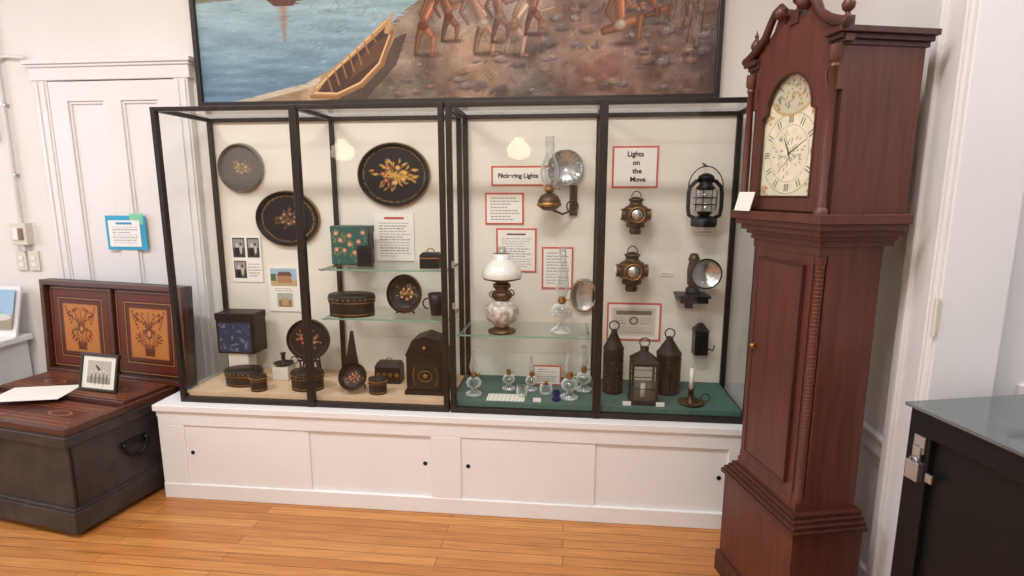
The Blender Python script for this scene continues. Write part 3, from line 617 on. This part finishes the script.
def hurricane(name,x,z,s=1):
    b=M(); b.T=Matrix.Scale(s,4); c=(0,-.09,0)
    b.lathe([(0,0),(.062,0),(.066,.008),(.066,.04),(.05,.052),(.025,.06)],BLACKM,c); b.lathe([(.025,.06),(.036,.068),(.036,.08)],BLACKM,c)
    b.lathe([(.034,.08),(.052,.11),(.055,.14),(.045,.175),(.034,.19)],LGLASS,c,cap=False)
    b.lathe([(.04,.19),(.05,.2),(.034,.215),(.03,.24),(.042,.245),(.038,.262),(.014,.275),(0,.276)],BLACKM,c)
    for q in (-1,1):
        b.tube([(q*.05,-.09,.045),(q*.078,-.09,.06),(q*.084,-.09,.10),(q*.084,-.09,.17),(q*.078,-.09,.205),(q*.05,-.09,.235),(q*.025,-.09,.24)],.0105,BLACKM)
    for zz in (.115,.15): b.ring((0,-.09,zz),.058,.0028,BLACKM,plane='xy')
    for a in (.5,1.2,1.95,2.65): b.tube([(.058*math.cos(a),-.09-.058*math.sin(a),.085),(.06*math.cos(a),-.09-.06*math.sin(a),.19)],.0022,BLACKM)
    b.ring((0,-.09,.20),.088,.0028,BLACKM,a0=0.05,a1=PI-.05,sz=1.25,seg=20); b.tube([(0,-.09,.31),(0,-.0,.33)],.004,BLACKM)
    b.build(name,(x,BW,z))
hurricane('hurricane_lantern',.685,1.43,.97)
b=M(); b.box(-.09,.05,-.14,-.0,-.02,.012,BLACKM); b.box(-.1,.06,-.145,0,.008,.018,BLACKM); b.lathe([(0,.018),(.035,.018),(.035,.05),(.02,.06)],BLACKM,(-.02,-.08,0)); b.lathe([(.02,.06),(.03,.075),(.032,.15),(.024,.19),(.03,.2),(.02,.23),(0,.235)],BRONZE,(-.02,-.08,0))
b.lathe([(0,.0),(.045,-.008),(.07,-.03),(.076,-.035),(.07,-.026),(.03,.002),(0,.006)],SILV,(.03,-.11,.135),axis='y',seg=36,cap=False); b.ring((.03,-.145,.135),.075,.004,BLACKM,seg=36); b.tube([(-.02,-.08,.12),(.035,-.10,.135)],.005,BLACKM)
b.box(-.04,.0,-.02,0,-.07,-.02,BLACKM); b.build('bracket_reflector_lamp',(.67,BW,1.06))
b=M(); b.box(-.035,.035,-.07,0,0,.13,TOLE); b.frust((.04,.04),(.01,.01),.13,.17,TOLE,0,-.035); b.box(-.024,.024,-.073,-.07,.02,.11,BLACKM); b.tube([(.035,-.03,.03),(.07,-.04,.02),(.075,-.04,.05)],.004,BLACKM); b.build('tin_wall_sconce',(.715,BW,.745))
def minilamp(name,x,y,s,ch=True,m=LGLASS):
    b=M(); b.T=Matrix.Scale(s,4); b.lathe([(0,0),(.042,0),(.044,.008),(.02,.02),(.012,.035),(.036,.05),(.042,.07),(.03,.09),(.014,.096)],m,cap=False); burner(b,.096,.016)
    if ch: chim(b,.128,.12,.014,.022,.012)
    b.build(name,(x,y,FZ))
minilamp('small_oil_lamp',-.47,2.68,.95); minilamp('small_oil_lamp',-.18,2.78,.75); minilamp('small_oil_lamp',.02,2.68,1.05); minilamp('small_oil_lamp',-.30,2.78,.8,False); minilamp('small_oil_lamp',.095,2.80,1.0)
b=M(); b.lathe([(0,0),(.02,0),(.022,.01),(.012,.02),(.018,.03),(.02,.045),(.016,.05)],BLUEG,cap=False); b.build('cobalt_glass_salt',(-.045,2.64,FZ))
b=M(); b.lathe([(0,0),(.024,0),(.03,.02),(.028,.05),(.03,.055)],LGLASS,cap=False); b.build('glass_cup',(-.22,2.68,FZ))
b=M(); b.lathe([(0,0),(.03,0),(.034,.02),(.03,.045),(.02,.05)],LGLASS,cap=False); b.tube([(.0,0,.05),(.0,0,.07)],.008,BRASS); b.build('glass_inkwell_lamp',(-.10,2.73,FZ))
cv=Cv(1,1,60,40,(228,226,220))
for i in range(9):
    for j in range(7): cv.ell(.06+i*.11,.08+j*.14,.03,.035,(150,170,160),0,.3)
panel('lace_doily',cv,.19,.10,(-.30,2.60,FZ+.001),VC,rot=(-PI/2,0,0))
e=empty('text_card_on_stand',(-.10,2.86,FZ)); b=M(); b.box(-.075,.075,0,.002,0,.11,REDP); b.build('backing',parent=e); cv=Cv(1,1,60,40,(236,232,224)); cv.text(.1,.1,.9,.9,6); panel('sheet',cv,.135,.095,(0,-.001,.0075),VC,e)
def pierced(name,x,y,h,r):
    b=M(); ch=h*.62
    b.lathe([(0,0),(r,0),(r*1.03,.008),(r,.014),(r,ch),(r*1.05,ch+.008),(r*.95,ch+.014),(r*.28,h*.86),(r*.32,h*.88),(r*.1,h*.91),(0,h*.91)],RUST)
    b.ring((0,0,h*.955),.024,.0035,RUST)
    for k in range(6):
        for i in range(22):
            a=2*PI*(i+(k%2)*.5)/22; zz=.03+k*(ch-.05)/5.2
            b.sph((r*math.cos(a),r*math.sin(a),zz),.0032,BRASS if (i+k)%5==0 else BLACKM,seg=5,rings=3)
    b.tube([(0,-r,.03),(0,-r-.004,ch-.02)],.003,BLACKM); b.build(name,(x,y,FZ))
pierced('pierced_tin_lantern',.245,2.80,.37,.052); pierced('pierced_tin_lantern',.53,2.82,.33,.062)
b=M(); r=.058
b.frust((.068,.068),(.066,.066),0,.02,RUST); b.box(-.062,.062,-.062,.062,.195,.21,RUST); b.frust((.066,.066),(.018,.018),.21,.255,RUST); b.lathe([(.018,.25),(.022,.275),(.0,.285)],RUST); b.ring((0,0,.30),.024,.003,RUST)
for sx in (-1,1):
    for sy in (-1,1): b.box(sx*r-.005,sx*r+.005,sy*r-.005,sy*r+.005,.02,.195,RUST)
for z in (.08,.14):
    for s in (-1,1): b.tube([(-r,s*r,z),(r,s*r,z)],.002,RUST); b.tube([(s*r,-r,z),(s*r,r,z)],.002,RUST)
for s in (-1,1): b.quad((-r,s*.054,.02),(r,s*.054,.02),(r,s*.054,.195),(-r,s*.054,.195),LGLASS)
b.lathe([(0,.02),(.012,.02),(.012,.09),(0,.09)],WAX); b.build('square_glass_lantern',(.385,2.68,FZ))
b=M(); b.lathe([(.0,0),(.05,0),(.062,.012),(.058,.012),(.045,.004),(.014,.006),(.012,.07),(.018,.075),(.018,.08),(.0,.08)],BRONZE); b.lathe([(0,.08),(.011,.08),(.010,.18),(0,.183)],WAX); b.tube([(0,0,.18),(0,0,.195)],.001,BLACKM); b.ring((.07,0,.035),.02,.003,BRONZE); b.build('candlestick_with_candle',(.615,2.66,FZ))
for x in (-.14,.30,.46):
    b=M(); b.prism([(-.02,0),(.02,0),(.02,.022),(-.02,.022)],0,.002,WAX); b.build('small_label_card',(x,2.605,FZ))

# ================================================================== GRANDFATHER CLOCK
clock=empty('grandfather_clock',(.722,2.0,0),math.radians(-76))
def arch(hw,z0,zs,n=16):
    pts=[(-hw,z0),(hw,z0),(hw,zs)]
    r=hw*.84
    for i in range(n+1): a=PI*i/n; pts.append((r*math.cos(a),zs+.012+r*.95*math.sin(a)))
    pts.append((-hw,zs)); return pts
b=M()
b.prism([(-.235,0),(-.14,0),(-.12,.04),(.12,.04),(.14,0),(.235,0),(.235,.075),(.228,.095),(-.228,.095),(-.235,.075)],-.012,.02,MAHOGD)
for s in (-1,1): b.box(min(s*.215,s*.235),max(s*.215,s*.235),-.01,.27,0,.09,MAHOGD)
b.box(-.222,.222,0,.265,.04,.455,MAHOG)
for hw,y0,z0,z1 in ((.234,-.012,.452,.468),(.226,-.004,.468,.482),(.214,.006,.482,.496),(.203,.014,.496,.512)): b.box(-hw,hw,y0,.272,z0,z1,MAHOGD)
b.box(-.155,.155,.03,.255,.5,1.45,MAHOG); b.box(-.182,.182,.062,.255,.5,1.45,MAHOG)
b.box(-.182,.182,.028,.255,.5,.545,MAHOG); b.box(-.182,.182,.028,.255,1.40,1.45,MAHOG)
for s in (-1,1):
    c=(s*.166,.047)
    b.lathe([(.018,.545),(.018,.57),(.0155,.575),(.0155,1.37),(.018,1.375),(.018,1.40)],MAHOG,(c[0],c[1],0),16)
    z=.575
    while z<1.362: b.sph((c[0],c[1],z+.006),.0175,MAHOG,sz=.42,seg=12,rings=4); z+=.0135
b.box(-.122,.122,.018,.032,.60,1.36,MAHOG)
for a in ((-.126,-.12,.60,1.36),(.12,.126,.60,1.36),(-.126,.126,.594,.600),(-.126,.126,1.36,1.366)): b.box(a[0],a[1],.015,.03,a[2],a[3],MAHOGD)
b.sph((-.105,.006,1.03),.011,BRASS); b.lathe([(.014,0),(.014,.003)],BRASS,(-.105,.014,1.03),16,axis='y')
for hw,y0,z0,z1 in ((.19,.02,1.43,1.45),(.203,.008,1.45,1.465),(.22,-.006,1.465,1.485),(.238,-.02,1.485,1.505),(.25,-.032,1.505,1.535)): b.box(-hw,hw,y0,.285,z0,z1,MAHOG)
HB,HT=1.535,2.05
b.box(-.225,-.19,.02,.28,HB,HT,MAHOG); b.box(.19,.225,.02,.28,HB,HT,MAHOG); b.box(-.225,.225,.255,.28,HB,HT,MAHOG); b.box(-.225,.225,.02,.28,HB,HB+.03,MAHOG); b.box(-.22,.22,.03,.28,HT-.01,HT+.02,MAHOG)
zs=1.86; hw=.148
op=arch(hw,HB+.05,zs)
def strip(pa,pb,y0,y1,m):
    n=len(pa); vs=[(p[0],y0,p[1]) for p in pa]+[(p[0],y0,p[1]) for p in pb]+[(p[0],y1,p[1]) for p in pa]+[(p[0],y1,p[1]) for p in pb]; fs=[]
    for i in range(n):
        j=(i+1)%n; fs+= [(i,j,n+j,n+i),(2*n+i,3*n+i,3*n+j,2*n+j),(i,2*n+i,2*n+j,j),(n+i,n+j,3*n+j,3*n+i)]
    b.add(vs,fs,m)
out=[]
for p in op:
    x,z=p
    if z<=HB+.051: out.append((math.copysign(.185,x),HB+.005))
    elif z<=zs+.0001: out.append((math.copysign(.185,x),zs+.03))
    else: 
        a=math.atan2(z-zs-.012,x); out.append((.185*math.cos(a),zs+.035+.155*math.sin(a)))
strip(op,out,.0,.022,MAHOG)
inn=[(p[0]*.955,p[1]+(.006 if p[1]<HB+.06 else -.004)) for p in op]; strip(inn,op,-.003,.01,MAHOGD)
zc=lambda z: z if z<2.06 else 2.06+(z-2.06)*.68
ty=[(-.245,2.03),(-.245,2.05),(-.22,2.10),(-.16,2.135),(-.11,2.19),(-.085,2.26),(-.055,2.275),(-.04,2.24),(-.06,2.21),(-.045,2.19),(-.03,2.215),(.03,2.215),(.045,2.19),(.06,2.21),(.04,2.24),(.055,2.275),(.085,2.26),(.11,2.19),(.16,2.135),(.22,2.10),(.245,2.05),(.245,2.03)]
low=[(.19,2.03)]+[(.175*math.cos(PI*i/14),1.885+.155*math.sin(PI*i/14)) for i in range(1,14)]+[(-.19,2.03)]
b.prism([(x,zc(z)) for x,z in ty]+low,.001,.03,MAHOG)
b.box(-.225,-.185,.0,.022,1.9,2.03,MAHOG); b.box(.185,.225,.0,.022,1.9,2.03,MAHOG)
for s in (-1,1):
    path=[(s*.262,-.01,2.085),(s*.225,-.01,2.10),(s*.18,-.01,2.13),(s*.14,-.01,2.17),(s*.115,-.01,2.225),(s*.09,-.01,2.27),(s*.06,-.01,2.285),(s*.04,-.01,2.262),(s*.05,-.01,2.238)]
    b.tube([(x,y,zc(z)) for x,y,z in path],[.016,.016,.015,.014,.013,.012,.011,.010,.008],MAHOGD,seg=10)
    b.lathe([(.0,-.035),(.012,-.032),(.02,-.022),(.022,0)],MAHOG,(s*.058,0,zc(2.252)),16,axis='y')
    for h2,z0,z1 in ((.230,2.025,2.04),(.240,2.04,2.055),(.252,2.055,2.072)):
        x0,x1=sorted((s*.18,s*h2)); b.box(x0,x1,-(h2-.23),.29+(h2-.23)*.5,z0,z1,MAHOGD)
    c=(s*.215,-.006); b.lathe([(.02,HB),(.02,HB+.015),(.014,HB+.02),(.016,HB+.035),(.0125,HB+.045),(.0135,HB+.2),(.011,2.0-.04),(.016,1.965),(.012,1.975),(.019,1.985),(.019,2.025)],MAHOG,(c[0],c[1],0),18)
def finial(x,y,z,s=1):
    b.box(x-.02*s,x+.02*s,y-.02*s,y+.02*s,z-.01,z+.035*s,MAHOGD)
    b.lathe([(.012*s,.035*s),(.009*s,.05*s),(.022*s,.062*s),(.026*s,.08*s),(.016*s,.10*s),(.007*s,.112*s),(.011*s,.122*s),(.004*s,.14*s),(0,.155*s)],MAHOG,(x,y,z),18)
finial(-.23,.01,2.075,.72); finial(.23,.01,2.075,.72); finial(0,.015,2.15,1.0)
b.build('case',parent=clock,bevel=.0025)
cv=Cv(300,470,170,266,(226,218,196)); cv.a+=(vnoise(266,170,20,14)[...,None]-.5)*18
random.seed(5)
CXd,CYd=150,158
cv.ringc(CXd,CYd,140,140,.008,(120,104,80)); cv.ringc(CXd,CYd,98,98,.008,(140,122,96))
for i in range(12):
    a=PI/2-2*PI*i/12; x=CXd+119*math.cos(a);y=CYd+119*math.sin(a)
    for o in ((-6,6) if i%3 else (-8,0,8)): 
        px_,py_=-math.sin(a)*o,math.cos(a)*o; cv.cap(x+px_-12*math.cos(a),y+py_-12*math.sin(a),x+px_+12*math.cos(a),y+py_+12*math.sin(a),2.2,2.2,(52,46,44))
for _ in range(70):
    a=random.random()*2*PI; r=random.uniform(12,84); cv.ell(CXd+r*math.cos(a),CYd+r*math.sin(a),9,3.5,random.choice([(150,140,130),(120,116,120),(170,150,120)]),a,.5,.7)
cv.cap(CXd,CYd,CXd-30,CYd+56,4,2,(30,26,24)); cv.cap(CXd,CYd,CXd+82,CYd+42,3.4,1.6,(30,26,24)); cv.cap(CXd,CYd,CXd+10,CYd-26,3,2,(60,50,40)); cv.ell(CXd,CYd,8,8,(60,46,34))
for x,y in ((30,30),(270,30),(30,292),(270,292)):
    for _ in range(12): cv.ell(x+random.uniform(-22,22),y+random.uniform(-22,22),9,5,random.choice([(196,140,100),(150,150,100),(190,110,80),(200,170,110)]),random.random()*3,.5,.8)
cv.ell(150,370,122,86,(190,160,110),0,.06); cv.ell(150,370,114,78,(196,190,172),0,.1)
for _ in range(90): cv.ell(150+random.uniform(-95,95),370+random.uniform(-52,60),9,5,random.choice([(170,110,84),(140,140,96),(120,110,90),(206,180,130)]),random.random()*3,.5,.8)
panel('dial',cv,.31,.45,(0,.018,HB+.045),VCW,clock)
b=M(); b.T=Matrix.Rotation(-.25,4,'X'); b.box(-.05,.05,0,.002,0,.07,WAX); b.build('paper_tag',parent=clock,loc=(-.16,-.045,HB-.0))
b=M(); b.quad((-.15,.004,HB+.04),(.15,.004,HB+.04),(.15,.004,2.02),(-.15,.004,2.02),GLASS); b.build('hood_glass',parent=clock)

# ================================================================== TOOL CHEST
chest=empty('inlaid_tool_chest',(-2.265,2.14,0),math.radians(-10))
Wc,Dc,Hc=.97,.64,.50
b=M()
b.box(-Wc,0,0,Dc,.06,Hc,CHEST)
b.box(-Wc-.02,.02,-.02,Dc+.01,.03,.13,CHEST); b.box(-Wc-.012,.012,-.012,Dc+.006,.13,.145,CHEST)
for x in (-Wc+.03,-.07):
    for y in (.03,Dc-.08): b.lathe([(.025,0),(.025,.03)],BLACKM,(x+.02,y+.02,0),14)
b.box(-Wc-.012,.012,-.012,.02,Hc-.05,Hc,CHEST); b.box(-.02,.012,-.012,Dc,Hc-.05,Hc,CHEST); b.box(-Wc-.012,-Wc+.02,-.012,Dc,Hc-.05,Hc,CHEST)
b.box(-Wc,0,0,.03,Hc,Hc+.035,CHESTW); b.box(-.03,0,0,Dc,Hc,Hc+.035,CHESTW); b.box(-Wc,-Wc+.03,0,Dc,Hc,Hc+.035,CHESTW); b.box(-Wc,0,Dc-.03,Dc,Hc,Hc+.035,CHESTW)
b.box(-Wc+.035,-.035,.035,.31,Hc,Hc+.02,CHESTW); b.box(-Wc+.035,-.035,.32,Dc-.035,Hc,Hc+.045,CHESTW)
b.box(.0,.008,Dc*.5-.07,Dc*.5+.07,.32,.36,BLACKM); b.ring((.018,Dc*.5,.33),.06,.007,BLACKM,plane='yz',a0=PI,a1=2*PI,seg=14)
for y in (-.06,.06): b.sph((.012,Dc*.5+y,.34),.014,BLACKM)
for y in (.01,Dc-.02): b.box(-.004,.004,y,y+.01,.15,.45,BLACKM)
b.box(-Wc/2-.03,-Wc/2+.03,-.016,-.01,.38,.46,BLACKM)
b.build('body',parent=chest,bevel=.004)
def marq(w,h,seed):
    random.seed(seed); cv=Cv(w,h,170,int(170*h/w),(60,28,20)); cv.a+=(vnoise(cv.ny,cv.nx,4,50)[...,None]-.5)*12
    for c,i in (((50,24,18),0),((150,100,58),5),((56,26,20),7),((92,40,26),11),((50,24,18),30),((156,104,58),33),((50,24,18),36),((86,38,26),40),((150,98,52),50),((176,112,56),52)):
        cv.rect(i,i,w-i,h-i,c)
    cx,cy=w/2,h/2
    def mir(x,y,rx,ry,c,a): cv.ell(x,y,rx,ry,c,a,.3); cv.ell(w-x,y,rx,ry,c,-a,.3)
    D=(92,44,24)
    cv.cap(cx,60,cx,h-60,2,1.5,D); cv.ell(cx,cy,12,16,D); cv.ell(cx,cy,7,10,(190,130,72)); cv.rect(cx-18,56,cx+18,62,D); cv.poly([(cx-14,62),(cx+14,62),(cx+20,78),(cx-20,78)],D)
    for k in range(26):
        tt=k/25; x=cx-6-42*math.sin(tt*5.5+seed)**2*random.uniform(.5,1); y=66+tt*(h-132); mir(x,y,8,2.6,D,random.uniform(-.9,1.6)); mir((x+cx)/2,y+3,6,2,(120,62,34),random.uniform(-1,1.6))
    for k in range(6): mir(60+k*3.5,h-60-k*9,6,2.5,D,.9)
    return cv
def topcv():
    cv=Cv(300,85,240,70,(84,42,30)); cv.a+=(vnoise(70,240,30,6)[...,None]-.5)*20
    for i,c in ((3,(140,90,56)),(5,(60,28,20)),(8,(98,48,34)),(22,(60,28,20)),(24,(140,86,52)),(26,(76,38,28))): cv.rect(i,i,300-i,85-i,c)
    for k in range(24): cv.ell(20+k*11.3,15,4,2.4,(140,92,58)); cv.ell(20+k*11.3,70,4,2.4,(140,92,58))
    cv.rect(148,0,152,85,(60,28,20)); cv.ringc(75,42,22,9,.12,(150,98,60)); cv.ringc(225,42,22,9,.12,(150,98,60))
    return cv
panel('tray_top_inlay',topcv(),Wc-.08,.25,(-Wc/2,.045,Hc+.0225),VCW,chest,rot=(-PI/2,0,0))
panel('rear_till_inlay',topcv(),Wc-.08,.26,(-Wc/2,.33,Hc+.0475),VCW,chest,rot=(-PI/2,0,0))
lid=empty('lid',(-Wc/2+.045,Dc-.02,Hc+.036)); lid.parent=chest; lid.rotation_euler=(-.05,0,0)
b=M(); w=.525; b.box(-w,w,.0,.045,0,.56,CHEST); b.box(-w,w,-.03,.0,0,.03,CHESTW); b.box(-w,w,-.03,0,.53,.56,CHESTW); b.box(-w,-w+.03,-.03,0,0,.56,CHESTW); b.box(w-.03,w,-.03,0,0,.56,CHESTW); b.box(-.012,.012,-.02,0,.03,.53,CHESTW)
b.build('lid_board',parent=lid,bevel=.004)
panel('inlay_panel_a',marq(230,240,3),.475,.49,(-.253,-.003,.035),VCW,lid); panel('inlay_panel_b',marq(230,240,9),.475,.49,(.253,-.003,.035),VCW,lid)
e=empty('framed_photograph',(-2.50,2.585,Hc+.0495),math.radians(-8))
ee=empty('tilt'); ee.parent=e; ee.rotation_euler=(-.22,0,0)
b=M(); w,h=.125,.20
for a in ((-w,w,0,.014),(-w,w,h-.014,h),(-w,-w+.014,0,h),(w-.014,w,0,h)): b.box(a[0],a[1],-.008,.008,a[2],a[3],DARKW)
b.box(-w+.01,w-.01,0,.006,.01,h-.01,DARKW); b.build('frame',parent=ee,bevel=.002)
cv=Cv(1,1,90,76,(222,218,208)); cv.rect(.14,.16,.86,.86,(176,170,160)); cv.rect(.14,.16,.86,.36,(150,144,136))
for x,h in ((.28,.2),(.4,.24),(.52,.22),(.64,.25),(.74,.2)): cv.ell(x,.3,.035,h,(104,100,96),0,.5); cv.ell(x,.3+h,.025,.035,(206,200,190))
panel('photo',cv,.222,.172,(0,-.002,.014),VC,ee)
b=M(); b.tube([(0,.01,.14),(0,.075,.003)],.004,DARKW); b.build('strut',parent=e)
b=M(); b.box(-.17,.17,-.11,.11,0,.002,WAX); b.build('paper_sheet',(-2.80,2.52,Hc+.0495),rz=.25)

# ================================================================== LEFT COUNTER + picture board
b=M(); b.box(-4.3,-3.32,2.62,3.025,.70,.735,CABW); b.box(-4.28,-3.36,2.66,3.025,0,.70,CABW)
for x in (-4.2,-3.79): b.box(x,x+.38,2.65,2.662,.08,.64,TRIM)
b.build('side_counter',bevel=.004)
e=empty('landscape_picture_board',(-3.52,2.92,.7365))
b=M(); b.T=Matrix.Rotation(-.25,4,'X'); b.box(-.2,.2,0,.012,0,.31,TRIM); b.build('board',parent=e)
cv=Cv(1,1,60,50,(150,180,206)); cv.rect(0,0,1,.35,(150,140,120)); cv.ell(.4,.4,.4,.15,(110,120,96)); cv.ell(.7,.3,.3,.1,(196,196,196)); panel('print',cv,.36,.24,(0,-.002,.05),VC,e,rot=(-.25,0,0))

# ================================================================== BLACK CASE ON RIGHT
bc=empty('black_display_counter',(.985,1.60,0),math.radians(-76))
b=M(); Lb,Db,Hb=.85,.5,1.0
b.box(0,Lb,0,.022,.0,.06,BLK); b.box(0,Lb,0,.022,Hb-.07,Hb-.001,BLK); b.box(0,.07,0,.022,0,Hb-.001,BLK); b.box(Lb-.07,Lb,0,.022,0,Hb-.001,BLK)
b.box(0.02,Lb-.02,.02,.03,.02,Hb-.02,BLK); b.box(0,.02,0,Db,0,Hb-.001,BLK); b.box(Lb-.02,Lb,0,Db,0,Hb-.001,BLK); b.box(0,Lb,Db-.02,Db,0,Hb-.001,BLK); b.box(0,Lb,0,Db,0,.03,BLK)
b.box(0.0,Lb,0,Db,Hb-.03,Hb-.01,BLK)
b.build('cabinet',parent=bc,bevel=.003)
b=M(); b.box(-.012,Lb+.012,-.012,Db+.012,Hb+.001,Hb+.011,TOPG); b.build('glass_top',parent=bc,bevel=.002)
b=M(); b.box(.025,.06,-.006,0,Hb-.12,Hb-.07,STEEL); b.box(.03,.055,-.012,-.004,Hb-.17,Hb-.10,STEEL); b.box(.022,.062,-.02,0,Hb-.20,Hb-.145,STEEL); b.ring((.042,-.016,Hb-.145),.012,.003,STEEL)
b.box(.075,.095,-.008,0,Hb-.19,Hb-.165,STEEL); b.build('hasp_lock',parent=bc,bevel=.002)

# ================================================================== CAMERA + WORLD
cam=bpy.data.cameras.new('camera'); co=bpy.data.objects.new('camera',cam); bpy.context.collection.objects.link(co)
co.location=(0,0,1.6); co.rotation_euler=(math.radians(90-9.8),0,math.radians(5.8)); cam.lens=551/1024*36; cam.sensor_width=36
bpy.context.scene.camera=co
w=bpy.data.worlds.new('world'); bpy.context.scene.world=w; w.use_nodes=True; w.node_tree.nodes['Background'].inputs[0].default_value=(.8,.85,.9,1); w.node_tree.nodes['Background'].inputs[1].default_value=.3
bpy.context.scene.view_settings.view_transform='Standard'
